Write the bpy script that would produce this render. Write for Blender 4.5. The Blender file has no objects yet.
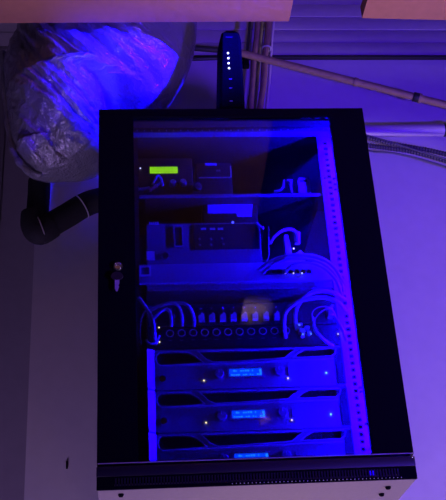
import bpy, bmesh, math, random
from mathutils import Vector, noise
from mathutils.geometry import tessellate_polygon, delaunay_2d_cdt
random.seed(7)
S = bpy.context.scene
COL = S.collection
PI = math.pi
Z0 = 2.15                                   # height of the cabinet's door sill above the floor

# ------------------------------------------------------------------ camera
CAM = Vector((-.2153, -1.8242, -.5357))     # measured from the middle of the door sill
PITCH, YAW, ROLL, FPX = .4931, .0955, -.0618, 994.7
cy, sy, cp, sp = math.cos(YAW), math.sin(YAW), math.cos(PITCH), math.sin(PITCH)
FWD = Vector((sy*cp, cy*cp, sp)); _r = Vector((cy, -sy, 0)); _u = _r.cross(FWD)
RGT = math.cos(ROLL)*_r + math.sin(ROLL)*_u
UPV = -math.sin(ROLL)*_r + math.cos(ROLL)*_u
cam = bpy.data.cameras.new('camera'); camo = bpy.data.objects.new('camera', cam); COL.objects.link(camo)
from mathutils import Matrix
camo.matrix_world = Matrix.Translation(CAM + Vector((0, 0, Z0))) @ Matrix((RGT, UPV, -FWD)).transposed().to_4x4()
cam.sensor_fit = 'HORIZONTAL'; cam.sensor_width = 36; cam.lens = FPX/446*36; cam.clip_start = .05
S.camera = camo

def A(px, py, Y):
    """point at depth Y behind the door plane that was measured at picture point px, py"""
    D = FWD + RGT*((px-223)/FPX) + UPV*((250-py)/FPX)
    return CAM + D*((Y-CAM.y)/D.y)

# ------------------------------------------------------------------ light
S.view_settings.view_transform = 'Standard'; S.view_settings.look = 'None'
S.view_settings.gamma = 1; S.view_settings.exposure = 0; S.view_settings.use_curve_mapping = False
w = bpy.data.worlds.new('room_glow'); S.world = w; w.use_nodes = True
w.node_tree.nodes['Background'].inputs[0].default_value = (.034, .020, .062, 1)
w.node_tree.nodes['Background'].inputs[1].default_value = .30

def lamp(name, loc, target, size, power, color, spread=PI):
    l = bpy.data.lights.new(name, 'AREA'); l.shape = 'DISK'; l.size = size; l.energy = power; l.color = color; l.spread = spread
    o = bpy.data.objects.new(name, l); COL.objects.link(o)
    o.location = Vector(loc) + Vector((0, 0, Z0))
    o.rotation_euler = (Vector(target)-Vector(loc)).to_track_quat('-Z', 'Y').to_euler()
    return o
lamp('blue_stage_lamp', (1.25, -1.35, -.55), (.3, .3, .95), .25, 15, (.075, .010, 1), 1.5)
lamp('blue_spot_lamp', (.95, -.88, 1.03), (-.15, .08, 1.06), .08, 12, (.004, .0, 1), .32)
lamp('warm_cove_lamp', (.25, -2.72, .45), (.40, -3.10, 1.75), .1, 1.1, (1, .62, .36), .25)  # unseen lamp added so the warm ceiling shows reflected in the door glass
lamp('violet_side_lamp', (-.75, .06, -1.15), (-.40, .45, -.2), .3, 3.4, (.52, .33, 1), 1.8)  # unseen fill added to lift the dim wall left of the cabinet
lamp('warm_uplight', (.36, -.8, .1), (.12, -.42, 1.06), .2, .36, (1, .56, .42), 1.0)  # unseen fill added to warm the undersides of the ceiling boards
lamp('violet_stage_lamp', (1.55, .03, -1.0), (.6, .45, -.1), .4, 25, (.85, .58, 1))
lamp('warm_room_lamp', (.05, .12, -.62), (.03, .14, .3), .3, .3, (1, .68, .56), 1.5)  # fill added below the cabinet, standing in for warm room light

# ------------------------------------------------------------------ materials
def mat(name, col, rough=.5, metal=0, bump=0, scale=60, var=.12, stretch=(1, 1, 1), coat=0, trans=0, spec=.5):
    m = bpy.data.materials.new(name); m.use_nodes = True; nt = m.node_tree; b = nt.nodes['Principled BSDF']
    tc = nt.nodes.new('ShaderNodeTexCoord'); mp = nt.nodes.new('ShaderNodeMapping'); mp.inputs['Scale'].default_value = stretch
    n = nt.nodes.new('ShaderNodeTexNoise'); n.inputs['Scale'].default_value = scale; n.inputs['Detail'].default_value = 4
    nt.links.new(tc.outputs['Object'], mp.inputs[0]); nt.links.new(mp.outputs[0], n.inputs['Vector'])
    mx = nt.nodes.new('ShaderNodeMix'); mx.data_type = 'RGBA'
    mx.inputs[6].default_value = (*[c*(1-var) for c in col], 1); mx.inputs[7].default_value = (*[min(1, c*(1+var)) for c in col], 1)
    nt.links.new(n.outputs['Fac'], mx.inputs[0]); nt.links.new(mx.outputs[2], b.inputs['Base Color'])
    b.inputs['Roughness'].default_value = rough; b.inputs['Metallic'].default_value = metal
    b.inputs['Coat Weight'].default_value = coat; b.inputs['Specular IOR Level'].default_value = spec
    if spec < .15: b.inputs['IOR'].default_value = 1.12
    if bump:
        bp = nt.nodes.new('ShaderNodeBump'); bp.inputs['Strength'].default_value = bump; bp.inputs['Distance'].default_value = .004
        nt.links.new(n.outputs['Fac'], bp.inputs['Height']); nt.links.new(bp.outputs[0], b.inputs['Normal'])
    return m
def glow(name, col, strength):
    m = bpy.data.materials.new(name); m.use_nodes = True; nt = m.node_tree; b = nt.nodes['Principled BSDF']
    b.inputs['Base Color'].default_value = (*[c*.2 for c in col], 1)
    b.inputs['Emission Color'].default_value = (*col, 1); b.inputs['Emission Strength'].default_value = strength
    return m
M = dict(
    black=mat('black_powder_coat', (.006, .006, .007), .6, 0, .05, 300, spec=.12),
    inner=mat('black_inner_sheet', (.03, .03, .033), .5, 0, .05, 200, spec=.25),
    grey=mat('grey_sheet_steel', (.50, .45, .45), .5, .2, .05, 160),
    under=mat('pale_grey_base_plate', (.22, .19, .18), .55, .1, .06, 120),
    lip=mat('dark_grey_lip', (.022, .020, .024), .5, 0, .03, 200),
    zinc=mat('zinc_plated_rail', (.55, .55, .58), .4, .3, .02, 200),
    chrome=mat('chrome', (.8, .8, .82), .12, 1),
    plast=mat('black_plastic', (.02, .02, .023), .4, 0, .02, 400),
    amp=mat('dark_grey_faceplate', (.31, .31, .34), .42, .1, .03, 250),
    ampd=mat('amp_recess_mesh', (.03, .03, .035), .6),
    rim=mat('amp_rim', (.5, .5, .55), .35, .2),
    devi=mat('grey_device_front', (.2, .2, .22), .5, 0, .03, 250),
    white=mat('white_painted_steel', (.5, .5, .52), .45, 0, .03, 150),
    whitep=mat('white_plastic', (.8, .8, .8), .4),
    paper=mat('paper_label', (.85, .85, .85), .7),
    cable=mat('light_cable_jacket', (.55, .55, .6), .45),
    cabled=mat('dark_cable_jacket', (.12, .12, .14), .5),
    pinkc=mat('pink_wire', (.8, .25, .45), .4),
    brass=mat('warm_brown_plug', (.45, .22, .10), .4, .3),
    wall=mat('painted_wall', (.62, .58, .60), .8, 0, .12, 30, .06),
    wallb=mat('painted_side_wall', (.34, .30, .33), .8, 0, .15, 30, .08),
    deck=mat('ceiling_plank_paint', (.45, .40, .44), .6, 0, .1, 40, .1, (1, 8, 1)),
    board=mat('brown_ceiling_board', (.48, .23, .08), .75, 0, .15, 50, .14),
    dark=mat('dark_gap', (.02, .018, .02), .8),
    floor=mat('grey_floor', (.12, .11, .11), .6, 0, .1, 20),
    pvc=mat('painted_white_pipe', (.60, .54, .52), .5, 0, .1, 60, .12),
    rust=mat('brown_steel_conduit', (.34, .22, .13), .6, .1, .3, 70, .3),
    foam=mat('black_foam_insulation', (.018, .017, .019), .8, 0, .4, 120),
    tie=mat('pale_cable_tie', (.6, .58, .6), .4),
    flex=mat('grey_corrugated_conduit', (.07, .06, .08), .5),
    modem=mat('glossy_black_plastic', (.003, .003, .0035), .6, spec=.1),
    green=glow('green_backlit_display', (.30, .80, .0), 1.9),
    screen=glow('blue_backlit_display', (.0, .05, 1.0), 2.2),
    glyph=glow('display_segments', (.01, .22, 1.0), 2.6),
    ledw=glow('white_indicator', (.85, .9, 1.0), 4.0),
    ledy=glow('warm_indicator', (1.0, .85, .35), 3.5),
    ledc=glow('pale_blue_indicator', (.15, .55, 1.0), 5),
    ledb=glow('blue_indicator', (.08, .1, 1.0), 4.0),
    strip=glow('blue_led_strip', (.005, .0, 1.0), 2200),
)
M['tail'] = glow('blue_strip_tail', (.01, .0, 1.0), 1.6)
def glass_mat():
    m = bpy.data.materials.new('tinted_door_glass'); m.use_nodes = True; nt = m.node_tree; nt.nodes.clear()
    o = nt.nodes.new('ShaderNodeOutputMaterial'); mx = nt.nodes.new('ShaderNodeMixShader')
    t = nt.nodes.new('ShaderNodeBsdfTransparent'); g = nt.nodes.new('ShaderNodeBsdfGlossy'); f = nt.nodes.new('ShaderNodeFresnel')
    t.inputs[0].default_value = (.62, .62, .64, 1); g.inputs['Roughness'].default_value = .02; f.inputs[0].default_value = 1.36
    nt.links.new(f.outputs[0], mx.inputs[0]); nt.links.new(t.outputs[0], mx.inputs[1]); nt.links.new(g.outputs[0], mx.inputs[2])
    nt.links.new(mx.outputs[0], o.inputs[0]); return m
M['glass'] = glass_mat()
def film_mat():
    m = mat('silver_plastic_film', (.42, .42, .46), .24, .45, 0, 20, .15)
    nt = m.node_tree; b = nt.nodes['Principled BSDF']; tc = nt.nodes.new('ShaderNodeTexCoord')
    n1 = nt.nodes.new('ShaderNodeTexNoise'); n1.inputs['Scale'].default_value = 38; n1.inputs['Detail'].default_value = 5; n1.inputs['Distortion'].default_value = 1.2
    v = nt.nodes.new('ShaderNodeTexVoronoi'); v.inputs['Scale'].default_value = 130; v.feature = 'DISTANCE_TO_EDGE'
    ad = nt.nodes.new('ShaderNodeMath'); ad.operation = 'MULTIPLY_ADD'; ad.inputs[1].default_value = .25
    bp = nt.nodes.new('ShaderNodeBump'); bp.inputs['Strength'].default_value = .6; bp.inputs['Distance'].default_value = .012
    nt.links.new(tc.outputs['Object'], n1.inputs['Vector']); nt.links.new(tc.outputs['Object'], v.inputs['Vector'])
    nt.links.new(v.outputs['Distance'], ad.inputs[0]); nt.links.new(n1.outputs['Fac'], ad.inputs[2])
    nt.links.new(ad.outputs[0], bp.inputs['Height']); nt.links.new(bp.outputs[0], b.inputs['Normal'])
    return m
M['film'] = film_mat()

# ------------------------------------------------------------------ mesh helpers
class MB:
    def __init__(s): s.bm = bmesh.new()
    def box(s, x0, x1, y0, y1, z0, z1, bev=0, seg=2):
        r = bmesh.ops.create_cube(s.bm, size=1)
        for v in r['verts']:
            v.co = Vector(((x0+x1)/2+v.co.x*(x1-x0), (y0+y1)/2+v.co.y*(y1-y0), (z0+z1)/2+v.co.z*(z1-z0)))
        if bev:
            es = list({e for v in r['verts'] for e in v.link_edges})
            bmesh.ops.bevel(s.bm, geom=es, offset=bev, segments=seg, affect='EDGES', profile=.5)
        return s
    def tube(s, pts, r, n=10, cap=True, smooth=0):
        pts = [Vector(p) for p in pts]
        if smooth:
            out = []
            for i in range(len(pts)-1):
                p0 = pts[max(i-1, 0)]; p1 = pts[i]; p2 = pts[i+1]; p3 = pts[min(i+2, len(pts)-1)]
                for k in range(smooth):
                    t = k/smooth
                    out.append(.5*((2*p1)+(p2-p0)*t+(2*p0-5*p1+4*p2-p3)*t*t+(3*p1-p0-3*p2+p3)*t**3))
            pts = out+[pts[-1]]
        L = len(pts); rings = []; nrm = None
        for i, p in enumerate(pts):
            d = (pts[min(i+1, L-1)]-pts[max(i-1, 0)]).normalized()
            if nrm is None: nrm = d.orthogonal().normalized()
            nrm = (nrm-d*nrm.dot(d)).normalized(); bi = d.cross(nrm)
            rr = r(i/(L-1)) if callable(r) else r
            rings.append([s.bm.verts.new(p+(nrm*math.cos(2*PI*k/n)+bi*math.sin(2*PI*k/n))*rr) for k in range(n)])
        for a, b in zip(rings, rings[1:]):
            for k in range(n): s.bm.faces.new((a[k], a[(k+1) % n], b[(k+1) % n], b[k]))
        if cap: s.bm.faces.new(rings[0][::-1]); s.bm.faces.new(rings[-1])
        return s
    def ring(s, c, axis, R, r, n=20, k=6):
        c = Vector(c); ax = Vector(axis).normalized(); e = ax.orthogonal().normalized(); f = ax.cross(e); rows = []
        for i in range(n):
            d = e*math.cos(2*PI*i/n)+f*math.sin(2*PI*i/n)
            rows.append([s.bm.verts.new(c+d*(R+r*math.cos(2*PI*j/k))+ax*r*math.sin(2*PI*j/k)) for j in range(k)])
        for i in range(n):
            for j in range(k):
                s.bm.faces.new((rows[i][j], rows[(i+1) % n][j], rows[(i+1) % n][(j+1) % k], rows[i][(j+1) % k]))
        return s
    def lathe(s, c, axis, prof, n=20):
        c = Vector(c); ax = Vector(axis).normalized(); e = ax.orthogonal().normalized(); f = ax.cross(e); rows = []
        for (r, h) in prof:
            rows.append([s.bm.verts.new(c+ax*h+(e*math.cos(2*PI*i/n)+f*math.sin(2*PI*i/n))*max(r, 1e-5)) for i in range(n)])
        for a, b in zip(rows, rows[1:]):
            for i in range(n): s.bm.faces.new((a[i], a[(i+1) % n], b[(i+1) % n], b[i]))
        s.bm.faces.new(rows[0][::-1]); s.bm.faces.new(rows[-1]); return s
    def ball(s, c, r, n=8):
        res = bmesh.ops.create_uvsphere(s.bm, u_segments=n, v_segments=max(4, n//2+1), radius=r)
        for v in res['verts']: v.co += Vector(c)
        return s
    def prism(s, loops, y0, y1):
        """plate in the XZ plane; loops[0] is the outline, the others are holes; each a list of (x, z)"""
        vl = [[Vector((p[0], p[1], 0)) for p in lp] for lp in loops]
        flat = [p for lp in loops for p in lp]
        if len(loops) == 1: tris = tessellate_polygon(vl)
        else:
            ed = []; o = 0
            for lp in loops: ed += [(o+i, o+(i+1) % len(lp)) for i in range(len(lp))]; o += len(lp)
            res = delaunay_2d_cdt([Vector((p[0]*100, p[1]*100)) for p in flat], ed, [], 0, 1e-7)
            oc = [c[0] for c in res[3]]
            def inside(x, z, lp):
                r = False
                for i in range(len(lp)):
                    x0, z0 = lp[i]; x1, z1 = lp[i-1]
                    if (z0 > z) != (z1 > z) and x < (x1-x0)*(z-z0)/(z1-z0)+x0: r = not r
                return r
            tris = []
            for t in res[2]:
                t = [oc[i] for i in t]
                x = sum(flat[i][0] for i in t)/3; z = sum(flat[i][1] for i in t)/3
                if inside(x, z, loops[0]) and not any(inside(x, z, lp) for lp in loops[1:]): tris.append(t)
        fr = [s.bm.verts.new((p[0], y0, p[1])) for p in flat]; bk = [s.bm.verts.new((p[0], y1, p[1])) for p in flat]
        for t in tris:
            try: s.bm.faces.new([fr[i] for i in t]); s.bm.faces.new([bk[i] for i in t][::-1])
            except ValueError: pass
        o = 0
        for lp in loops:
            n = len(lp)
            for i in range(n): s.bm.faces.new((fr[o+i], fr[o+(i+1) % n], bk[o+(i+1) % n], bk[o+i]))
            o += n
        return s
    def build(s, name, m, parent=None, kind=None, label=None, cat=None, group=None, ang=35, base=None):
        bmesh.ops.recalc_face_normals(s.bm, faces=s.bm.faces)
        me = bpy.data.meshes.new(name)
        vs = s.bm.verts
        if parent is not None:
            off = origin(parent)
        else:
            xs = [v.co.x for v in vs]; ys = [v.co.y for v in vs]; zs = [v.co.z for v in vs]
            off = Vector(base) if base else Vector(((min(xs)+max(xs))/2, (min(ys)+max(ys))/2, min(zs)))
        for v in vs: v.co -= off
        s.bm.to_mesh(me); s.bm.free()
        for p in me.polygons: p.use_smooth = True
        me.set_sharp_from_angle(angle=math.radians(ang))
        o = bpy.data.objects.new(name, me); COL.objects.link(o)
        me.materials.append(M[m] if isinstance(m, str) else m)
        if parent is not None: o.parent = parent
        else: o.location = off + Vector((0, 0, Z0))
        if kind: o['kind'] = kind
        if label: o['label'] = label
        if cat: o['category'] = cat
        if group: o['group'] = group
        return o
def origin(o):
    p = Vector(o.location)
    while o.parent: o = o.parent; p += Vector(o.location)
    return p - Vector((0, 0, Z0))
def thing(name, loc, label, cat, group=None):
    o = bpy.data.objects.new(name, None); o.empty_display_size = .05; COL.objects.link(o)
    o.location = Vector(loc) + Vector((0, 0, Z0)); o['label'] = label; o['category'] = cat
    if group: o['group'] = group
    return o
def dup(root, delta, label):
    r = root.copy(); COL.objects.link(r); r.location = root.location + Vector(delta); r['label'] = label
    for ch in list(root.children):
        c = ch.copy(); COL.objects.link(c); c.parent = r
        for g in list(ch.children):
            d = g.copy(); COL.objects.link(d); d.parent = c
    return r
def XZ(px, py, Y):
    p = A(px, py, Y); return (p.x, p.z)

# ------------------------------------------------------------------ setting
WY = .455                                                    # back wall plane
CZ = 1.75                                                    # underside of ceiling planks
CLAD = 1.331                                                 # the upper wall is clad with boards from here up
wb = MB().box(-.485, 2.6, WY, WY+.35, -Z0, CZ+.1).build('wall_back', 'wall', kind='structure')
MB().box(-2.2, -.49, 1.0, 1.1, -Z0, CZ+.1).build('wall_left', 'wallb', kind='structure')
MB().box(-2.2, 2.6, -4.6, 1.1, -Z0-.1, -Z0).build('floor', 'floor', kind='structure')
cl = MB().box(-2.2, 2.6, -4.6, 1.1, CZ+.03, CZ+.12).build('ceiling', 'dark', kind='structure')
y = 1.08; first = None; k = 0
while y > -4.5:
    if first is None:
        first = MB().box(-2.2, 2.6, y-.068, y, CZ, CZ+.03, .006, 1).build('plank', 'deck', cl); y_first = y
    else:
        p = first.copy(); COL.objects.link(p); p.parent = cl; p.location = first.location + Vector((0, y-y_first, .004*((k*7) % 3-1)))
    y -= .084; k += 1
MB().box(-.485, 2.6, WY-.012, WY+.002, CLAD-.007, CLAD+.003, .002, 1).build('trim_1', 'dark', kind='structure')
z = CLAD+.004; k = 0; first_c = None
while z < CZ-.02:
    if first_c is None:
        first_c = MB().box(-.485, 2.6, WY-.010, WY+.001, z, z+.0465, .003, 2).build('cladding_board', 'deck', wb); zf = z
    else:
        p = first_c.copy(); COL.objects.link(p); p.parent = wb; p.location = first_c.location + Vector((0, .002*((k*5) % 3-1), z-zf))
    z += .0485; k += 1
# recessed side wall is ribbed
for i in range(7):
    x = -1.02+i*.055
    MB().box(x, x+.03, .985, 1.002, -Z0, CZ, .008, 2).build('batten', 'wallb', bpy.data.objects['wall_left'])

# ceiling boards running towards the viewer
BZ = 1.06
def bpt(px, py):
    D = FWD + RGT*((px-223)/FPX) + UPV*((250-py)/FPX); return CAM + D*((BZ-CAM.z)/D.z)
a, b = bpt(-40, 23.4), bpt(289, 21.3)
m_ = MB()
def slab(m_, pts, z0, z1):
    lo = [m_.bm.verts.new((p[0], p[1], z0)) for p in pts]; hi = [m_.bm.verts.new((p[0], p[1], z1)) for p in pts]
    m_.bm.faces.new(lo[::-1]); m_.bm.faces.new(hi); n = len(pts)
    for i in range(n): m_.bm.faces.new((lo[i], lo[(i+1) % n], hi[(i+1) % n], hi[i]))
    return m_
slab(m_, [(a.x, a.y), (b.x, b.y), (b.x+.06, -4.4), (a.x-.3, -4.4)], BZ, BZ+.035).build('ceiling_board', 'board', label='wide pinkish brown ceiling board at top left, above the duct', cat='board')
a, b = bpt(362, 18.2), bpt(900, 30.1)
slab(MB(), [(a.x, a.y), (b.x, b.y), (b.x+.3, -4.4), (a.x+.08, -4.4)], BZ, BZ+.035).build('ceiling_board', 'board', label='orange-brown ceiling board at top right corner of the photo', cat='board')
# hangers that hold the boards under the planks are hidden above them; two battens carry both boards
for i, yy in enumerate((-.9, -3.9)):
    MB().box(-.75, .8, yy-.02, yy+.02, BZ+.035, CZ+.001).build('trim_%d' % (i+2), 'dark', kind='structure')

# ------------------------------------------------------------------ cabinet
CH = .8128
cab = thing('rack_cabinet', (0, .22, -.0468), 'black wall-mounted equipment rack cabinet with glass door, lit blue inside', 'cabinet')
for sx in (-1, 1):
    MB().box(*sorted((sx*.299, sx*.286)), .022, .45, -.03, CH-.004, .002).build('side_panel', 'inner' if sx > 0 else 'inner', cab)
MB().box(-.299, .299, .022, .45, CH-.016, CH-.001, .003).build('top_panel', 'inner', cab)
MB().box(-.286, .286, .436, .45, -.03, CH-.016).build('back_panel', 'inner', cab)
# base: pale plate with bolts
bp_ = MB()
bp_.bm.free(); bp_.bm = bmesh.new()
slab(bp_, [(-.299, .006), (.299, .006), (.299, .45), (-.299, .45)], -.0468, -.036)
bp = bp_.build('base_plate', 'under', cab, label='pale grey base plate')
for (px, py) in ((388, 486.5), (381.5, 493.5), (121, 494)):
    D = FWD + RGT*((px-223)/FPX) + UPV*((250-py)/FPX); c = CAM + D*((-.0468-CAM.z)/D.z)
    MB().lathe((c.x, c.y, -.0462), (0, 0, -1), [(.0055, 0), (.0055, .003), (.004, .006), (.002, .0065)], 6).build('bolt', 'black', bp)
MB().box(-.301, .301, -.001, .03, -.0225, -.003, .002).build('front_lip', 'lip', cab)
MB().box(-.286, .286, .03, .436, -.036, -.022).build('floor_panel', 'inner', cab)
vt = MB().prism([[(-.3005, -.0465), (.3005, -.0465), (.3005, -.0225), (-.3005, -.0225)],
                 [(-.268, -.0405), (.268, -.0405), (.268, -.0265), (-.268, -.0265)]], .001, .006).build('vent_frame', 'black', cab)
mb = MB(); n = 96
for i in range(n):
    x = -.268+.536*(i+.5)/n
    mb.box(x-.0014, x+.0014, .0005, .004, -.041, -.026)
mb.build('vent_slats', 'lip', vt, kind='stuff')
mb = MB()
for i in range(44):
    x = -.05+.32*i/43
    mb.ball((x, .0008, -.0435), .0011, 6)
mb.build('vent_studs', 'zinc', vt, kind='stuff')  # pale beads added as the dots of light in the vent perforation
MB().box(-.286, .286, .018, .026, -.036, -.0225).build('vent_backing', 'black', cab)
# door
WX0, WX1, WZ0, WZ1 = -.2235, .2225, -.0005, .7925
dr = MB().prism([[(-.3, 0.001), (.3, .001), (.3, CH), (-.3, CH)], [(WX0, .004), (WX1, .004), (WX1, WZ1), (WX0, WZ1)]], 0, .02)
dr = dr.build('door', 'black', cab, ang=20)
MB().box(WX0+.0002, WX1-.0002, .008, .012, .0042, WZ1-.0002).build('glass_pane', 'glass', dr, label='tinted glass pane')
MB().box(-.299, .299, -.0012, .001, .0012, .0030, .0004, 1).build('door_edge', 'grey', dr)
lk = A(118, 267.3, 0)
L = MB().lathe((lk.x, .0, lk.z), (0, -1, 0), [(.0095, 0), (.0095, .004), (.0075, .0065), (.006, .0065), (.006, .004), (.001, .004)], 24)
L.build('lock', 'chrome', dr, label='round chrome door lock')
c = A(377/1.0, 457, 0)
MB().lathe(A(411.5, 456.5, 0)-Vector((0, -.003, .0)), (0, -1, 0), [(.0035, 0), (.0035, .004), (.002, .006)], 10).build('hinge_pin', 'chrome', dr, label='small bright hinge pin')
# rails
RY = .08
for side in (1, -1):
    if side > 0: x0, x1 = .203, .243
    else: x0, x1 = -.240, -.2145
    hx = .222 if side > 0 else -.2305
    holes = []
    for i in range(50):
        z = .018+i*.0153
        holes.append([(hx-.0042, z), (hx+.0042, z), (hx+.0042, z+.0078), (hx-.0042, z+.0078)])
    MB().prism([[(x0, 0), (x1, 0), (x1, .795), (x0, .795)]]+holes, RY, RY+.003).build('mounting_rail', 'zinc' if side > 0 else 'inner', cab, label='right perforated mounting rail, lit bright blue' if side > 0 else 'left perforated mounting rail, mostly in shadow')  # left rail gets dark sheet colour to imitate the shade there
    xs = sorted((side*.243 if side > 0 else -.240, side*.240 if side > 0 else -.237))
    MB().box(xs[0], xs[1], RY, RY+.03, 0, .795).build('rail_flange', 'zinc', cab)
MB().box(.2785, .2855, .0245, .0325, .012, .79).build('light_strip', 'strip', cab, label='glowing blue light strip inside right door post')
t_ = A(371.5, 470, .012)
MB().box(t_.x-.006, t_.x+.006, .0075, .0105, -.036, -.027).build('light_strip_tail', 'tail', cab, label='glowing blue tail of the light strip behind the vent')  # glow added to stand for strip light leaking down behind the slats
# front header under the top panel with pale studs standing in for its lighter perforation dots
hd = MB().box(-.286, .286, .05, .07, .783, .797, .002).build('header_bar', 'devi', cab)
mb = MB()
for i in range(27):
    x = -.215+.43*i/26
    mb.lathe((x, .0505, .789), (0, -1, 0), [(.002, 0), (.0014, .0015)], 6)
mb.build('header_screws', 'zinc', hd, kind='stuff')

# ------------------------------------------------------------------ key hanging in the lock
kq = thing('key', (lk.x, -.012, A(117, 291, -.012).z), 'key with a dark bow hanging from the chrome lock of the cabinet door', 'key')
MB().ring((lk.x, -.009, lk.z-.001), (.2, 1, .15), .0075, .0012, 18, 6).build('key_ring', 'chrome', kq)
cc = A(117, 276, -.011)
bowp = [(cc.x+.0125*math.cos(t)*(1 if math.sin(t) < .2 else .92), cc.z+.0095*math.sin(t)) for t in [2*PI*i/18 for i in range(18)]]
MB().prism([bowp], -.0125, -.0095).build('bow', 'plast', kq)
b0 = A(114.8, 279.5, -.011); b1 = A(119.5, 291, -.011)
x0, x1, z0, z1 = b0.x, b1.x, b1.z, b0.z; ww = x1-x0
MB().prism([[(x0, z1), (x0, z0+.006), (x0+ww*.25, z0), (x0+ww*.6, z0), (x1-ww*.25, z0+.006), (x1-ww*.1, z0+.010), (x1-ww*.25, z0+.013), (x1, z0+.017), (x1, z1)]], -.012, -.010).build('blade', 'zinc', kq)

# ------------------------------------------------------------------ power amplifiers
AY = .072
z_b = A(250, 388, AY).z; z_t = z_b+.0872
AX0, AX1 = -.1875, .2005
def bez(p, q, c, n=8): return [tuple((1-t)**2*Vector(p)+2*(1-t)*t*Vector(c)+t*t*Vector(q)) for t in [i/n for i in range(n+1)]]
def V2(px, py): x, z = XZ(px, 348+(py-350)*1.3, AY); return (x, min(z, z_t-.0045-.0004*abs(x)))
lens_l = ([V2(160, 353.2), V2(170, 352.6), V2(180, 352.6), V2(188, 353.6), V2(195, 356.3), V2(200, 359.4), V2(203.5, 361.2), V2(190, 362.2), V2(175, 363), V2(161, 363.6), V2(157.5, 362.2), V2(156, 358.6), V2(157.2, 355)])
slot_c = ([V2(197, 351.8), V2(230, 350.8), V2(265, 349.6), V2(295.5, 348.4), V2(290, 354), V2(284.5, 357.5), V2(260, 359), V2(235, 360.2), V2(213, 361), V2(206, 358.6), V2(201, 355)])
lens_r = ([V2(293, 357.2), V2(299, 353.2), V2(306, 350.4), V2(315, 348.4), V2(326, 347.5), V2(333.5, 347.8), V2(336, 350.5), V2(335, 354.3), V2(331.5, 356.2), V2(318, 356.6), V2(305, 357.2)])
amp = thing('power_amplifier', (0, .2, z_b), 'topmost of the three black rack power amplifiers, right below the patch cables', 'amplifier', 'power amplifiers at the bottom of the rack')
MB().box(-.182, .182, .082, .40, z_b+.001, z_t-.001, .002, 1).build('chassis', 'ampd', amp)
out = [(AX0, z_b+.004), (AX0+.004, z_b+.0005), (AX1-.004, z_b+.0005), (AX1, z_b+.004), (AX1, z_t-.004), (AX1-.004, z_t), (AX0+.004, z_t), (AX0, z_t-.004)]
fp = MB().prism([out, lens_l, slot_c, lens_r], AY, AY+.01).build('faceplate', 'amp', amp)
for lp, nm in ((lens_l, 'left'), (slot_c, 'c'), (lens_r, 'r')):
    pts = [Vector((p[0], AY-.0005, p[1])) for p in lp]
    MB().tube(pts+[pts[0]], .0013, 6, False).build('opening_rim', 'rim', amp)
# a bowed bar under the openings that stands proud of the plate
barp = [A(px, py, AY-.003) for px, py in ((160, 366), (185, 365.3), (215, 364), (250, 362.4), (285, 360.8), (310, 359.7), (334, 358.6))]
MB().tube(barp, .0022, 8).build('trim_bar', 'rim', amp)
mb = MB()
for i in range(60):
    x = -.17+.34*i/59
    mb.box(x-.0008, x+.0008, .0795, .083, z_b+.06, z_t-.004)
mb.build('air_filter_mesh', 'ampd', amp, kind='stuff')
c = A(162.5, 379.5, AY)
pb = MB().lathe((c.x, AY, c.z), (0, -1, 0), [(.0082, 0), (.0082, .003), (.0068, .005), (.0058, .003), (.0055, .002), (.001, .002)], 20).build('power_button', 'chrome', amp, label='round chrome power button')
for px, py, nm in ((219, 374.4, 0), (279, 371.4, 1)):
    c = A(px, py, AY)
    kn = MB().lathe((c.x, AY, c.z), (0, -1, 0), [(.0115, 0), (.0115, .0015), (.0098, .002), (.0094, .0045), (.0085, .0055), (.001, .0055)], 24).build('gain_knob', 'amp', amp)
    MB().box(c.x-.0006, c.x+.0006, AY-.0062, AY-.0050, c.z+.002, c.z+.008).build('pointer', 'whitep', kn)
p0, p1 = A(229.5, 376.8, AY), A(261.5, 368.4, AY)
sc_ = MB().prism([[(p0.x-.004, p0.z-.003), (p1.x+.004, p0.z-.003), (p1.x+.004, p1.z+.003), (p0.x-.004, p1.z+.003)], [(p0.x, p0.z), (p1.x, p0.z), (p1.x, p1.z), (p0.x, p1.z)]], AY-.002, AY+.001).build('display_bezel', 'amp', amp)
MB().box(p0.x, p1.x, AY-.001, AY+.0005, p0.z, p1.z).build('display', 'screen', sc_, label='lit blue display')
mb = MB(); rg = random.Random(3); W_ = p1.x-p0.x; H_ = p1.z-p0.z
for row in (.2, .72):
    for k in range(13):
        if rg.random() < .72:
            x = p0.x+W_*(.05+.072*k); z = p0.z+H_*row
            mb.box(x, x+W_*(.03+.03*rg.random()), AY-.0016, AY-.0006, z-H_*.10, z+H_*(.05+.1*rg.random()))
mb.box(p1.x-W_*.07, p1.x-W_*.01, AY-.0016, AY-.0006, p0.z+H_*.1, p1.z-H_*.1)
mb.build('display_segments', 'glyph', sc_, kind='stuff')
for px, py, m, r in ((204, 380.5, 'ledy', .0019), (288, 378.2, 'ledy', .0019), (326.3, 372.8, 'ledc', .0021)):
    c = A(px, py, AY-.001); MB().ball(c, r, 8).build('indicator', m, amp, label={'ledy': 'small yellowish indicator', 'ledc': 'small pale blue indicator'}[m])
l0, l1 = A(287.6, 367.5, AY), A(288, 377, AY)
MB().box(l1.x-.0008, l1.x+.0008, AY-.0012, AY+.001, l1.z+.003, l0.z).build('meter_line', 'plast', amp)
# rack ears
ear = MB(); slab(ear, [(-.2025, AY-.014), (AX0-.0005, AY-.002), (AX0-.0005, RY-.0002), (-.2025, RY-.0002)], z_b+.001, z_t-.001)
ear.build('rack_ear', 'zinc', amp, label='bright left rack ear')
MB().box(.184, .2022, AY-.0012, AY-.0001, z_b+.003, z_t-.003, .0005, 1).build('rack_handle', 'plast', amp)
dup(amp, (0, 0, -.0889), 'middle one of the three black rack power amplifiers with blue display')
dup(amp, (0, 0, -.1772), 'lowest of the three black rack power amplifiers, right above the door sill')

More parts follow.
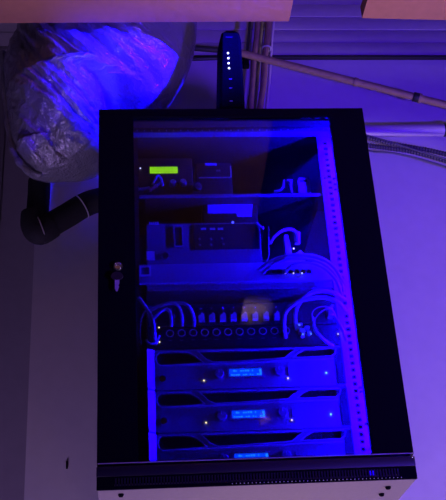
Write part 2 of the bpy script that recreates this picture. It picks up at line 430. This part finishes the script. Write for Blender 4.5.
# ------------------------------------------------------------------ patch units with plugs (two 1U units)
PY = .082
pz0 = z_t+.004; pz2 = A(250, 303.5, PY).z; pz1 = (pz0+pz2)/2-.002
pu = thing('audio_processor', (0, .2, pz1), 'black rack unit with a row of white terminal plugs, above the lower patch unit', 'audio processor')
MB().box(-.2, .2, PY, .36, pz1+.001, pz2-.001, .002, 1).build('chassis', 'plast', pu)
MB().box(-.2005, .2005, PY-.004, PY, pz1+.001, pz2-.001, .0015, 1).build('faceplate', 'inner', pu)
plug_x = [171.5, 182.5, 193.5]+[201+10.75*k for k in range(8)]+[288, 299]
for i, px in enumerate(plug_x):
    c = A(px, 317-.024*(px-230), PY-.008)
    if 2 < i < 11:
        b = MB().prism([[(c.x-.0055, c.z-.010), (c.x+.0065, c.z-.010), (c.x+.0065, c.z+.004), (c.x+.002, c.z+.009), (c.x-.001, c.z+.004), (c.x-.0055, c.z+.002)]], PY-.016, PY-.003).build('terminal_plug', 'whitep', pu)
    MB().box(c.x-.0075, c.x+.0075, PY-.0065, PY-.0035, c.z-.012, c.z+.011, .001, 1).build('socket', 'plast', pu)
    s = A(px-.5, 308.3-.024*(px-230), PY-.005)
    MB().lathe((s.x, PY-.004, s.z), (0, -1, 0), [(.0022, 0), (.0022, .0015), (.0012, .0022)], 8).build('screw', 'chrome', pu)
pl = thing('patch_unit', (0, .2, pz0), 'black rack unit with round jacks, directly above the topmost amplifier', 'patch panel')
MB().box(-.2, .2, PY, .36, pz0, pz1-.001, .002, 1).build('chassis', 'plast', pl)
fpl = MB().box(-.2005, .2005, PY-.004, PY, pz0, pz1-.001, .0015, 1).build('faceplate', 'inner', pl)
for k in range(11):
    px = 170+11.6*k; c = A(px, 332-.024*(px-230), PY-.004)
    j = MB().ring((c.x, PY-.0045, c.z), (0, 1, 0), .0075, .0013, 16, 6).build('jack', 'rim', pl)
    MB().lathe((c.x, PY-.0038, c.z), (0, -1, 0), [(.0065, 0), (.0065, .0008), (.001, .0008)], 14).build('jack_core', 'dark', j)
    d = A(px, 339-.024*(px-230), PY-.004)
    MB().box(d.x-.004, d.x+.004, PY-.0046, PY-.0038, d.z-.0007, d.z+.0007).build('caption', 'devi', pl)
for px, py, m in ((159, 327.5, 'ledy'), (159.5, 342, 'ledy'), (338, 334, 'ledw')):
    MB().ball(A(px, py, PY-.006), .0018, 8).build('indicator', m, pl)

# patch cables -----------------------------------------------------------------
def cable(pts, r, m, label, group=None, name='patch_cable', n=8):
    P = [A(*p) for p in pts]
    return MB().tube(P, r, n, True, 8).build(name, m, label=label, cat='cable', group=group)
G1 = 'patch cables at the left of the processor'
G2 = 'patch cables at the right of the processor'
cable([(139, 298, .066), (147, 309, .052), (153, 322, .05), (154.5, 336, .055), (156, 344, .078)], .0042, 'cable', 'thick pale cable hanging down at far left beside the warm indicators', G1)
cable([(151, 322, .055), (158, 314, .045), (165, 309, .045), (170, 312, .048), (171.5, 320, .06), (171.5, 326, .076)], .0034, 'cable', 'pale cable arching into the first socket from the left', G1)
cable([(148, 312, .06), (160, 305.5, .045), (172, 303, .04), (179, 307, .042), (182, 316, .052), (182.5, 326, .076)], .0034, 'cable', 'pale cable arching into the second socket from the left', G1)
cable([(160, 306, .055), (174, 303, .045), (184, 303.5, .04), (190, 308, .042), (194, 318, .052), (194, 326, .076)], .0036, 'cable', 'pale cable arching into the third socket, left of the plug row', G1)
cable([(141, 345, .07), (139.5, 332, .06), (142, 316, .06), (150, 307, .066)], .0018, 'cabled', 'thin dark cable looping up along the left rail', G1)
cable([(146, 340, .06), (150, 343.5, .056), (156, 342.5, .06), (159.5, 336, .072)], .0022, 'cable', 'short pale loop of cable low at the left rail', G1)
cable([(347, 312, .075), (338, 302, .035), (325, 298, .03), (310, 298.5, .028), (296, 303, .032), (286, 312, .04), (284, 322, .05), (285.5, 338, .076)], .0042, 'cable', 'thick pale cable arching to the left into the socket beside the plug row', G2)
cable([(346, 300, .075), (334, 293, .05), (320, 291, .045), (308, 294.5, .045), (299, 304, .048), (295, 316, .056), (297, 330, .076)], .0045, 'cable', 'uppermost thick pale cable arch at the right of the plug row', G2)
cable([(314, 321, .072), (312, 314, .045), (316, 308.5, .036), (324, 306.5, .036), (332, 309, .045), (336, 316, .074)], .0012, 'pinkc', 'thin pink wire arching between sockets, outer of two', G2, 'pink_wire')
cable([(313, 324, .072), (317, 316, .045), (323, 310.5, .038), (330, 308, .042), (334, 312, .074)], .0012, 'pinkc', 'thin pink wire arching between sockets, inner of two', G2, 'pink_wire')
cable([(313, 318, .075), (315, 330, .05), (322, 338, .045), (330, 344, .06), (333, 345.5, .07)], .0034, 'cable', 'pale cable sloping down right above the topmost amplifier', G2)
cable([(334, 316, .07), (338, 322, .055), (343, 331, .055), (346, 340, .074)], .0036, 'cable', 'short pale cable beside the right mounting rail', G2)
q_ = thing('cable_connector', A(302, 337, .07), 'pale cluster of small connectors under the right cable arches', 'connector')
for dx, dy, s in ((0, 0, .006), (5, -3, .005), (-2, -6, .005), (7, 2, .004), (1, 4, .004)):
    c = A(302+dx, 331+dy, .066); MB().box(c.x-s, c.x+s, .06, .078, c.z-s*.7, c.z+s*.7, .0015, 1).build('plug', 'cable', q_)
for dx, dy in ((1, 3.5), (9, 3), (-3, -6)):
    MB().ball(A(302+dx, 331+dy, .058), .0016, 6).build('indicator', 'ledc', q_)
q_ = thing('cable_plug', A(331, 318, .078), 'pale angled plug beside the right rail, under the pink wires', 'plug')
c = A(330, 313, .07); MB().box(c.x-.007, c.x+.006, .058, .078, c.z-.011, c.z+.008, .003, 2).build('housing', 'whitep', q_)
MB().tube([A(330, 309, .068), A(333, 305, .066)], .003, 8).build('strain_relief', 'cable', q_)

# ------------------------------------------------------------------ white network switch
SY = .0765
sz0 = A(250, 282, SY).z; sz1 = A(250, 263, SY).z
sw = thing('network_switch', (0, .2, sz0), 'white rack network switch with a square emblem at its left end', 'network switch')
MB().box(-.2, .2, SY+.003, .30, sz0, sz1, .002, 1).build('case', 'white', sw)
fpx0, fpx1 = A(137, 270, SY).x+.004, .2015
MB().box(fpx0, fpx1, SY-.002, SY+.003, sz0-.001, sz1, .0012, 1).build('faceplate', 'white', sw)
c = A(145.3, 271.5, SY)
MB().prism([[(c.x-.0125, c.z-.0125), (c.x+.0125, c.z-.0125), (c.x+.0125, c.z+.0125), (c.x-.0125, c.z+.0125)],
            [(c.x-.0085, c.z-.0085), (c.x+.0085, c.z-.0085), (c.x+.0085, c.z+.0085), (c.x-.0085, c.z+.0085)]], SY-.0035, SY-.001).build('emblem', 'paper', sw, label='pale square emblem')
MB().box(c.x-.0085, c.x+.0085, SY-.0025, SY-.0015, c.z-.0085, c.z+.0085).build('emblem_field', 'devi', sw)
MB().box(fpx0, fpx1, SY-.0045, SY-.0015, sz0-.0015, sz0+.003, .001, 1).build('lower_lip', 'white', sw)
for k in range(8):
    px = 267+6*k; c = A(px, 272.8-.015*(px-267), SY)
    po = MB().prism([[(c.x-.0075, c.z-.006), (c.x+.0065, c.z-.006), (c.x+.0065, c.z+.006), (c.x-.0075, c.z+.006)], [(c.x-.0055, c.z-.004), (c.x+.0045, c.z-.004), (c.x+.0045, c.z+.003), (c.x+.002, c.z+.003), (c.x+.002, c.z+.0045), (c.x-.003, c.z+.0045), (c.x-.003, c.z+.003), (c.x-.0055, c.z+.003)]], SY-.004, SY-.001).build('port', 'devi' if k > 2 else 'plast', sw)
    MB().box(c.x-.0055, c.x+.0045, SY-.0024, SY-.0018, c.z-.004, c.z+.0046).build('port_recess', 'dark', po)
for px, m in ((285.5, 'ledy'), (293.5, 'ledy'), (302, 'ledw')):
    MB().ball(A(px, 273.2, SY-.005), .0016, 8).build('indicator', m, sw)
# shelf under the switch (its underside is what shows)
sh = thing('rack_shelf', (0, .2, sz0-.006), 'dark rack shelf that carries the white network switch', 'shelf')
MB().box(-.2, .2, .084, .40, sz0-.006, sz0-.001).build('tray', 'amp', sh)
MB().box(-.2, .2, .082, .086, sz0-.014, sz0-.001, .001, 1).build('front_lip', 'amp', sh)
# cables across the front of the switch
G3 = 'network cables draped over the white switch'
cable([(259, 270, .075), (266, 264, .05), (280, 257.5, .045), (298, 255, .045), (318, 257, .05), (334, 267, .055), (344, 284, .06)], .0036, 'cable', 'topmost pale network cable draped over the switch ports', G3)
cable([(263, 273, .075), (272, 265, .05), (286, 260, .042), (304, 258.5, .042), (320, 262, .046), (333, 272, .052), (341, 288, .06)], .0034, 'cable', 'second pale network cable from the top, draped over the switch ports', G3)
cable([(285, 273, .074), (290, 266.5, .05), (302, 263, .042), (316, 264.5, .042), (328, 271, .046), (337, 282, .052), (342, 296, .06)], .0034, 'cable', 'pale network cable lowest in the bundle right of the switch ports', G3)
cable([(268.5, 227, .092), (268.7, 245, .086), (268.5, 257, .08), (263, 268, .075)], .0015, 'cable', 'thin pale cable dropping straight down to the first switch port', G3)
cable([(340, 280, .05), (343, 286, .045), (344, 294, .05)], .002, 'whitep', 'short shiny pale cable end beside the right rail', G3)  # pale tube made up to stand for a glint

# ------------------------------------------------------------------ appliance on the switch
BY = .10
e0, e1 = A(147, 262, BY), A(259.5, 222, BY)
bz0 = sz1+.0005
ap = thing('rack_appliance', ((e0.x+e1.x)/2, .2, bz0), 'black box-shaped device with dark control panel and blue indicator, standing on the white switch', 'appliance')
MB().box(e0.x, e1.x, BY+.004, .33, bz0, e1.z, .003, 1).build('case', 'plast', ap)
MB().box(e0.x, e1.x, BY, BY+.004, bz0, e1.z-.0005, .0015, 1).build('faceplate', 'devi', ap)
d0, d1 = A(194, 250, BY), A(258, 223.5, BY)
pn = MB().box(d0.x, d1.x, BY-.002, BY+.001, d0.z, d1.z, .0015, 1).build('control_panel', 'plast', ap)
for px in (203.5, 212.5, 220.5):
    c = A(px, 228.7, BY-.003); MB().box(c.x-.006, c.x+.006, BY-.003, BY-.0015, c.z-.0025, c.z+.0025).build('status_window', 'white', pn)
for px, py in ((199.5, 239), (199.8, 245), (211, 239), (211, 244.7), (222, 238.5), (223.5, 244)):
    c = A(px, py, BY-.003); MB().lathe((c.x, BY-.002, c.z), (0, -1, 0), [(.003, 0), (.0027, .002), (.001, .0025)], 10).build('push_button', 'devi', pn)
MB().ball(A(232.7, 222.3, BY-.004), .0028, 10).build('power_light', 'ledb', ap, label='bright blue power light')
g0, g1 = A(174, 247.5, BY), A(182.8, 226, BY)
MB().prism([[(g0.x, g0.z), (g1.x, g0.z), (g1.x, g1.z), (g0.x, g1.z)], [(g0.x+.003, g0.z+.003), (g1.x-.003, g0.z+.003), (g1.x-.003, g1.z-.003), (g0.x+.003, g1.z-.003)]], BY-.003, BY+.001).build('switch_frame', 'amp', ap)
MB().box(g0.x+.0035, g1.x-.0035, BY-.002, BY+.001, g0.z+.004, g1.z-.004, .0015, 1).build('rocker_switch', 'plast', ap)
h0, h1 = A(146.5, 260.5, BY), A(154.5, 251.5, BY)
MB().box(h0.x, h1.x, BY-.0015, BY+.001, h0.z, h1.z).build('sticker', 'paper', ap, label='pale square sticker')
h0, h1 = A(149, 224.8, BY), A(159, 221.8, BY)
bd = MB()
for k in range(5):
    x = h0.x+(h1.x-h0.x)*k/5; bd.box(x, x+(h1.x-h0.x)*.15, BY-.0012, BY+.0005, h0.z, h1.z-.001*(k % 2))
bd.box(h0.x, h1.x, BY-.0011, BY+.0005, h0.z, h0.z+.0012)
bd.build('badge', 'paper', ap, label='small bright badge')
rc = A(165, 256, BY)
MB().ring((rc.x, BY-.001, rc.z), (0, 1, 0), .009, .0011, 16, 6).build('cable_guide', 'devi', ap)

# box with white label on the appliance
LY = .125
f0, f1 = A(203, 221, LY), A(257, 203, LY)
bx = thing('power_adapter', ((f0.x+f1.x)/2, .15, e1.z), 'dark adapter box with a bright white L-shaped label, on top of the appliance', 'adapter')
MB().box(f0.x, f1.x, LY, LY+.06, e1.z+.0003, f1.z+.002, .004, 2).build('housing', 'plast', bx)
MB().prism([[XZ(207.5, 213.8, LY), XZ(236.5, 213.2, LY), XZ(237, 216.8, LY), XZ(251.5, 216.6, LY), XZ(253, 202.8, LY), XZ(207.5, 205, LY)]], LY-.0012, LY+.001).build('label', 'paper', bx, label='bright white label')

# plug with curved cable at the right of the appliance
wp = thing('power_plug', A(294, 255, .10), 'pale blocky plug standing on the switch, right of the appliance', 'plug')
u0, u1 = A(285.5, 254.5, .095), A(302, 236, .095)
MB().prism([[(u0.x, bz0), (u1.x, bz0), (u1.x, bz0+.025), (u1.x-.008, bz0+.036), (u0.x+.014, bz0+.022), (u0.x+.009, u1.z), (u0.x, u1.z)]], .088, .11).build('housing', 'whitep', wp)
MB().ball(A(293.7, 248.5, .086), .002, 8).build('indicator', 'ledw', wp)
MB().tube([A(297, 233, .1), A(297.5, 244, .098)], lambda t: .0075-.0015*t, 12).build('strain_relief', 'whitep', wp)
cable([(270, 244, .094), (274, 237, .088), (281, 231.5, .086), (289, 229.3, .088), (295, 231.5, .094), (297.5, 238, .1)], .0036, 'whitep', 'pale curved cable running into the blocky plug', None, 'power_cable')
q_ = thing('coupler', A(263, 230, .095), 'small dark coupler with a bright tip, right of the appliance control panel', 'connector')
c = A(263, 228, .092); c0 = A(256, 222.5, .092)
MB().tube([c0, c+Vector((0, .004, 0))], .0025, 8).build('arm', 'cable', q_)
MB().ball(c, .0038, 10).build('tip', 'chrome', q_)
MB().tube([c, c+Vector((0, .05, -.003))], .0035, 8).build('barrel', 'plast', q_)

# ------------------------------------------------------------------ top shelf
hz1 = A(250, 193.5, .084).z
ts = thing('rack_shelf', (0, .2, hz1-.006), 'upper dark rack shelf, carrying the receiver with green display', 'shelf')
MB().box(-.2, .2, .088, .40, hz1-.004, hz1).build('tray', 'plast', ts)
MB().box(-.213, .2, .084, .088, hz1-.008, hz1, .001, 1).build('front_lip', 'devi', ts)
TY = .12
r0, r1 = A(137, 190, TY), A(192, 157.5, TY)
rx = thing('wireless_receiver', ((r0.x+r1.x)/2, .19, hz1), 'black receiver with lit green display on the upper shelf', 'receiver')
MB().box(r0.x, r1.x, TY, .27, hz1+.0005, r1.z, .003, 2).build('case', 'plast', rx)
g0, g1 = A(149.8, 173.6, TY), A(177.6, 167, TY)
MB().box(g0.x, g1.x, TY-.0015, TY+.001, g0.z, g1.z).build('display', 'green', rx, label='bright green backlit display')
MB().ball(A(140.3, 168.2, TY-.002), .0016, 8).build('indicator', 'ledw', rx)
for px, py in ((173, 184.5), (183, 184)):
    c = A(px, py, TY)
    MB().lathe((c.x, TY, c.z), (0, -1, 0), [(.0085, 0), (.0085, .003), (.007, .012), (.006, .0135), (.001, .0135)], 18).build('knob', 'amp', rx)
cable([(136, 189.5, .112), (144, 189, .1), (150, 188, .098)], .004, 'cable', 'pale cable entering from the left in front of the receiver', None, 'receiver_cable')
q_ = thing('jack_plug', A(153, 190, .1), 'brownish plug lying in front of the receiver with green display', 'plug')
MB().tube([A(149, 190, .098), A(157, 186, .098)], .0048, 10).build('barrel', 'brass', q_)
MB().tube([A(157, 186, .098), A(161, 182, .099)], .002, 8).build('tip', 'chrome', q_)
cable([(152.5, 184.5, .098), (156, 178, .096), (158.5, 175.5, .096), (161, 178.5, .098), (163, 186, .104)], .003, 'cable', 'short pale looped cable under the green display', None, 'receiver_cable')
# second small receiver
k0, k1 = A(195.5, 178.5, .13), A(231, 162.5, .13)
r2 = thing('mini_receiver', ((k0.x+k1.x)/2, .19, hz1), 'small dark box with thin pale edge, right of the green-display receiver', 'receiver')
MB().box(k0.x, k1.x, .13, .24, hz1+.0005, k1.z, .003, 2).build('case', 'plast', r2)
MB().box(k1.x-.0035, k1.x-.0005, .1285, .131, k0.z+.002, k1.z-.01).build('edge_strip', 'zinc', r2)
MB().box(k0.x+.008, k1.x-.004, .1285, .131, k0.z, k0.z+.003).build('edge_strip', 'amp', r2)
h0, h1 = A(205, 165.6, .13), A(216.5, 163.2, .13)
MB().box(h0.x, h1.x, .1285, .131, h0.z, h1.z).build('label', 'paper', r2)
c = A(218.3, 170.8, .13); MB().box(c.x-.005, c.x+.005, .1285, .131, c.z-.0025, c.z+.0025).build('button', 'devi', r2)
q_ = thing('volume_dial', A(197, 190, .11), 'shiny round dial between the two receivers on the upper shelf', 'dial')
c = A(196, 186.5, .108)
MB().lathe((c.x, .118, c.z), (.5, -1, .1), [(.011, 0), (.011, .004), (.0095, .012), (.008, .013), (.001, .013)], 24).build('body', 'plast', q_)
MB().ring((c.x+.005, .108, c.z+.001), (.5, -1, .1), .0095, .0012, 20, 6).build('bezel', 'chrome', q_)
MB().box(c.x-.009, c.x+.009, .112, .13, hz1+.0003, c.z-.008).build('foot', 'plast', q_)
cable([(274, 191.5, .108), (280, 190.3, .104), (283, 186.5, .102), (284, 180, .104)], .0028, 'cable', 'short pale hooked cable at the right of the upper shelf', None, 'hooked_cable')
q_ = thing('antenna_mount', A(290, 191, .11), 'small pale screw mount between hooked cable and white block', 'mount')
c = A(289.8, 182.5, .108)
MB().box(c.x-.007, c.x+.007, .104, .112, c.z+.003, c.z+.007, .001, 1).build('bracket', 'cable', q_)
MB().lathe((c.x+.001, .108, hz1), (0, 0, 1), [(.004, 0), (.003, (c.z-hz1)*.7), (.0045, c.z-hz1)], 10).build('post', 'cable', q_)
q_ = thing('adapter_block', A(304, 191, .115), 'white block with a notched top on the right end of the upper shelf', 'adapter')
v0, v1 = A(299, 191, .105), A(309.5, 178, .105)
MB().prism([[(v0.x, hz1+.0005), (v1.x, hz1+.0005), (v1.x-.001, v1.z-.006), (v1.x-.005, v1.z-.004), (v1.x-.006, v1.z), (v0.x+.002, v1.z-.001), (v0.x, v1.z-.008)]], .103, .125).build('housing', 'cable', q_)
MB().box(v0.x+.004, v1.x-.007, .1022, .1035, v1.z-.012, v1.z-.006).build('window', 'plast', q_)
# bolts scattered on the right rail
for px, py in ((325, 178.5), (334, 179), (335, 184.5), (335.5, 190), (360.5, 388), (361, 392), (366, 424)):
    c = A(px, py, RY); MB().lathe((c.x, RY, c.z), (0, -1, 0), [(.003, 0), (.003, .0015), (.002, .0025)], 8).build('rail_bolt', 'chrome', cab)

# ------------------------------------------------------------------ modem on top of the cabinet
mz = CH
my0, my1 = .03, .105
q0, q1 = A(219.5, 108, my0), A(245.2, 108, my0); tz = A(228, 29.5, my0).z
t0, t1 = A(220.3, 29, my0), A(240.5, 29, my0)
md = thing('modem', ((q0.x+q1.x)/2, (my0+my1)/2, mz), 'upright black modem with four white lights, standing on top of the cabinet', 'modem')
mb = MB(); vs = []
sl = (q0.z-mz)/(tz-q0.z)
bx0 = q0.x+(q0.x-t0.x)*sl; bx1 = q1.x+(q1.x-t1.x)*sl
rows = []
for f, in_ in ((0, .0), (.12, 0), (.9, 0), (.975, .003), (1, .009)):
    z = mz+(tz-mz)*f; xa = bx0+(t0.x-bx0)*f+in_; xb = bx1+(t1.x-bx1)*f-in_; ya = my0+in_*.5; yb = my1-.02*f-in_
    r = .006
    rows.append([mb.bm.verts.new((x, y, z)) for x, y in ((xa+r, ya), (xb-r, ya), (xb, ya+r), (xb+.002, yb-r), (xb-r, yb), (xa-.004+r, yb), (xa-.004, yb-r), (xa, ya+r))])
for a_, b_ in zip(rows, rows[1:]):
    for i in range(8): mb.bm.faces.new((a_[i], a_[(i+1) % 8], b_[(i+1) % 8], b_[i]))
mb.bm.faces.new(rows[0][::-1]); mb.bm.faces.new(rows[-1]); mb.build('case', 'modem', md, ang=40)
for px, py in ((228, 53.2), (228.3, 58.2), (228.6, 63.2), (229, 68.2)):
    MB().ball(A(px, py, my0-.0005), .0024, 10).build('status_light', 'ledw', md, label='small white status light')
for py in (79, 88, 101):
    c = A(230.5+.03*(py-79), py, my0-.0003); MB().box(c.x-.0035, c.x+.0035, my0-.0006, my0+.001, c.z-.001, c.z+.001).build('unlit_light', 'devi', md)
c = A(229, 37, my0-.0003); MB().box(c.x-.008, c.x+.008, my0-.0004, my0+.002, c.z-.0015, c.z+.0015).build('faint_mark', 'lip', md)

# ------------------------------------------------------------------ pipes and conduits on the back wall
def straight(name, a, b, r, m, label, cat, group=None, parts=()):
    a, b = A(*a), A(*b)
    o = thing(name, ((a.x+b.x)/2, a.y, min(a.z, b.z)), label, cat, group)
    MB().tube([a+(b-a)*t for t in [i/8 for i in range(9)]], r, 14).build('tube', m, o)
    for (t, ln, rr, mm, nm) in parts:
        c = a+(b-a)*t; d = (b-a).normalized()*ln/2
        MB().tube([c-d, c-d*.8, c+d*.8, c+d], lambda s: rr*(.93 if s in (0, 1) else 1), 14).build(nm, mm, o)
    return o
straight('conduit', (238, 52.2, .385), (702, 169.8, .385), .0105, 'rust', 'brown sloping conduit that runs from behind the modem down to the right', 'conduit', None,
         ((.26, .012, .0125, 'rust', 'clip'), (.3925, .02, .0135, 'lip', 'coupling'), (.40, .008, .014, 'rust', 'clip')))
straight('water_pipe', (180, 133.5, .425), (630, 127.5, .425), .0175, 'pvc', 'pale horizontal pipe on the wall right of the cabinet top', 'pipe', None, ((.580, .012, .0190, 'lip', 'clamp'), (.588, .02, .0205, 'pvc', 'coupling')))
def corr(pts, r, label, name='flexible_conduit'):
    P = [A(*p) for p in pts]; out = []
    for i in range(len(P)-1):
        for k in range(14): out.append(P[i].lerp(P[i+1], k/14))
    out.append(P[-1]); n = len(out)
    MB().tube(out, lambda t: r*(1 if int(round(t*(n-1))) % 2 else .72), 10).build(name, 'flex', label=label, cat='conduit', group='corrugated conduits right of the cabinet')
corr([(200, 118, .40), (300, 126, .40), (352, 134, .40), (372, 138.5, .40), (390, 143.5, .40), (410, 147, .40), (430, 150.5, .40), (450, 155, .40), (470, 161, .40), (560, 194, .40), (700, 250, .40)], .0075, 'upper grey corrugated conduit on the wall right of the cabinet')
corr([(200, 146, .422), (300, 145, .422), (352, 143, .422), (372, 146, .422), (390, 148.2, .422), (410, 151, .422), (430, 156, .422), (450, 162, .422), (470, 169, .422), (560, 202, .422), (700, 258, .422)], .0075, 'lower grey corrugated conduit on the wall right of the cabinet')
cable([(352, 146, .42), (372, 151.5, .42), (395, 153.5, .42), (420, 159, .42), (450, 168, .42), (470, 174, .42), (560, 200, .43), (700, 262, .43)], .0028, 'cabled', 'thin dark cable under the corrugated conduits on the wall', None, 'wall_cable')
cable([(352, 131, .395), (375, 137.5, .395), (400, 145, .395), (425, 153, .395), (450, 160, .395)], .0022, 'cabled', 'thin dark cable crossing the corrugated conduits on the wall', None, 'wall_cable')
# upright stems behind the modem
def upright(px0, py0, px1, py1, Y, r, m, label, wob=.0):
    a, b = A(px0, py0, Y), A(px1, py1, Y); P = []
    d = (a-b); a = a+d*.9; b = b-d*.25; a.z = min(a.z, CZ-.001); a = b+(a-b)*1.0
    for i in range(15):
        p = a.lerp(b, i/14); P.append(p+Vector((noise.noise(Vector((i*.6, px0, 0)))*wob, 0, 0)))
    return MB().tube(P, lambda t: r*(1+.08*math.sin(t*23+px0)), 12).build('riser_pipe', m, label=label, cat='pipe', group='upright risers behind the modem')
upright(257.5, 23, 251, 107, .418, .0085, 'rust', 'brown upright riser nearest the modem, left of two thick ones', .004)
u2 = upright(268.5, 23, 260.5, 107, .418, .0095, 'rust', 'thick brown upright riser with a pale tie, right of the two', .004)
upright(273.5, 23, 266.5, 107, .435, .0045, 'pvc', 'thin pale upright riser at the right of the bundle', .003)
upright(262, 23, 255.5, 107, .44, .005, 'pvc', 'thin pale upright riser between the two thick brown ones', .002)
c = A(266.5, 48.5, .418)
MB().ring(c, (.05, 0, 1), .0125, .0022, 18, 6).build('tie', 'tie', u2, label='pale cable tie')
a, b = A(250.5, 14, .40), A(246, 66, .40)
st = thing('metal_strap', ((a.x+b.x)/2, .40, b.z), 'flat black strap hanging between modem and the upright risers', 'strap')
MB().tube([a, b], .0055, 4).build('band', 'plast', st); MB().box(b.x-.009, b.x+.009, .392, .408, b.z-.006, b.z+.018, .002, 1).build('buckle', 'black', st)
# two dark pipes left of the modem
straight('dark_pipe', (170, 46, .42), (236, 51.5, .42), .0085, 'lip', 'dark pipe sloping behind the modem, upper of two', 'pipe')
straight('dark_pipe', (165, 60, .43), (238, 57.5, .43), .0055, 'lip', 'thin dark pipe behind the modem, lower of two', 'pipe')
# small nails on the wall
for px, py, lb in ((67, 465, 'small dark nail in the wall, left of the cabinet base'),):
    c = A(px, py, WY); MB().box(c.x-.002, c.x+.002, WY-.003, WY+.001, c.z-.009, c.z+.009, .001, 1).build('wall_nail', 'black', label=lb, cat='nail')

# ------------------------------------------------------------------ black insulated pipe at the left
IY = .33
ip = thing('insulated_pipe', A(36, 242, IY), 'black foam-insulated pipe elbow left of the cabinet, coming down from the duct', 'pipe')
MB().tube([A(39.3, 181, IY), A(39, 193, IY), A(38.5, 200, IY), A(37.5, 214, IY), A(36, 228, IY)], .028, 18).build('riser', 'foam', ip)
MB().tube([A(34, 214, IY), A(34, 226, IY), A(40, 232, IY), A(52, 225, IY)], .0325, 18, True, 6).build('elbow', 'foam', ip)
pe = A(98, 199, IY); pe.x = -.3005
MB().tube([A(44, 230, IY), A(55, 222.5, IY), A(68, 215, IY), A(82, 206.5, IY), A(92, 202, IY), pe], .031, 18, True, 6).build('branch', 'foam', ip)
MB().ring(A(41.5, 229, IY-.004), A(50, 226, IY)-A(38, 230, IY), .032, .0016, 24, 6).build('tie', 'tie', ip, label='pale cable tie')
MB().ring(A(81.5, 206.5, IY-.004), A(90, 202, IY)-A(70, 213.5, IY), .0325, .0016, 24, 6).build('tie', 'tie', ip, label='pale cable tie')
cable([(44, 242, .33), (52, 236, .34), (62, 229, .35), (72, 220, .36), (90, 211, .36)], .003, 'cabled', 'thin dark cable under the black insulated pipe', None, 'wall_cable')

# ------------------------------------------------------------------ foil duct
DY = .21
prof = [(-55, 60, 200), (-20, 52, 198), (10, 42, 197), (25, 34, 197), (38, 20, 196.5), (50, 11, 194.5), (62, 6, 191), (72, 3.5, 187), (85, 4.5, 179), (96, 5.5, 170), (104, 6.5, 160), (108.5, 7, 150),
        (112, 7.5, 106), (125, 9, 106), (140, 11, 106), (150, 14, 105), (157, 17, 104), (162, 20, 102), (166, 24, 92), (169, 28, 82), (172, 33, 68), (174, 40, 52)]
def interp(yv):
    for (y0, a0, b0), (y1, a1, b1) in zip(prof, prof[1:]):
        if y0 <= yv <= y1:
            t = (yv-y0)/(y1-y0); return a0+(a1-a0)*t, b0+(b1-b0)*t
    return prof[-1][1:]
dm = MB(); NR, NS = 210, 230; rows = []
pin = A(185, -10, .1)                                   # the folds run round the inside of the bend
for i in range(NR+1):
    yv = -55+229*(i/NR)
    xl, xr = interp(yv); L_, R_ = A(xl, yv, DY), A(xr, yv, DY)
    z = (L_.z+R_.z)/2; cx = (L_.x+R_.x)/2; rx_ = (R_.x-L_.x)/2
    below = yv > 109
    if z < CH+.012:
        xr_ = min(R_.x, -.3025); cx = (L_.x+xr_)/2; rx_ = (xr_-L_.x)/2
    ry_ = min(.18, .06+rx_*1.05)
    if yv > 109: ry_ = max(.03, .20*min(1, (176-yv)/75)**.5)
    row = []
    for k in range(NS):
        th = 2*PI*k/NS; c_, s_ = math.cos(th), math.sin(th)
        ex = .95 if z > CH+.012 else .62
        px_ = cx+rx_*math.copysign(abs(c_)**ex, c_); py_ = DY+ry_*math.copysign(abs(s_)**ex, s_)
        # folds that fan out from the pinch point beside the cabinet corner
        vx, vz = px_-pin.x, z-pin.z; an = math.atan2(vz, vx); rr = math.hypot(vx, vz)
        wv = .014*noise.noise(Vector((px_*7, z*7, 1.5)))+.006*noise.noise(Vector((px_*22, z*22, 4.5)))
        f1 = noise.noise(Vector(((rr+wv)*13, an*.5, 3.1+s_*.5))); f2 = noise.noise(Vector(((rr+wv)*30, an*.9, 9.7+s_*.9)))
        f3 = noise.noise(Vector(((rr+wv)*70, an*2.0, 5.5+s_))); f4 = noise.noise(Vector((px_*38, z*34, 2.2+s_*2))); f5 = noise.noise(Vector((px_*80, z*80, 6.2+s_*4)))
        far = min(1, max(0, (rr-.12)/.12))*(1-.55*min(1, max(0, (rr-.42)/.12)))
        h = far*(.026*f1 + .058*(.3-abs(f2)) + .022*(.3-abs(f3))) + .004*f4 + .003*f5
        h *= (1-abs(c_)**6*.7)
        if z < CH+.02 and c_ > .6: h *= .1
        d = Vector((c_*.55, s_, 0))
        row.append(dm.bm.verts.new(Vector((px_, py_, z))+d*h*(1 if s_ < 0 else .3)*(.45 if abs(c_) > .93 else 1)))
    rows.append(row)
for a_, b_ in zip(rows, rows[1:]):
    for k in range(NS): dm.bm.faces.new((a_[k], a_[(k+1) % NS], b_[(k+1) % NS], b_[k]))
dm.bm.faces.new(rows[0][::-1]); dm.bm.faces.new(rows[-1])
du = thing('foil_duct', A(60, 174, DY), 'large crumpled silver flexible duct hanging at top left, shining blue', 'duct')
dm.build('duct_jacket', 'film', du, ang=180)
sp_ = [A(3, 52, DY-.03), A(4, 80, DY-.03), A(8, 120, DY-.03), A(13, 148, DY-.03), A(19, 162, DY-.03), A(28, 171, DY-.02), A(40, 175, DY-.0)]
MB().tube(sp_, lambda t: .008+.002*math.sin(t*40), 8, True, 8).build('seam', 'film', du, label='rolled seam along the left edge')
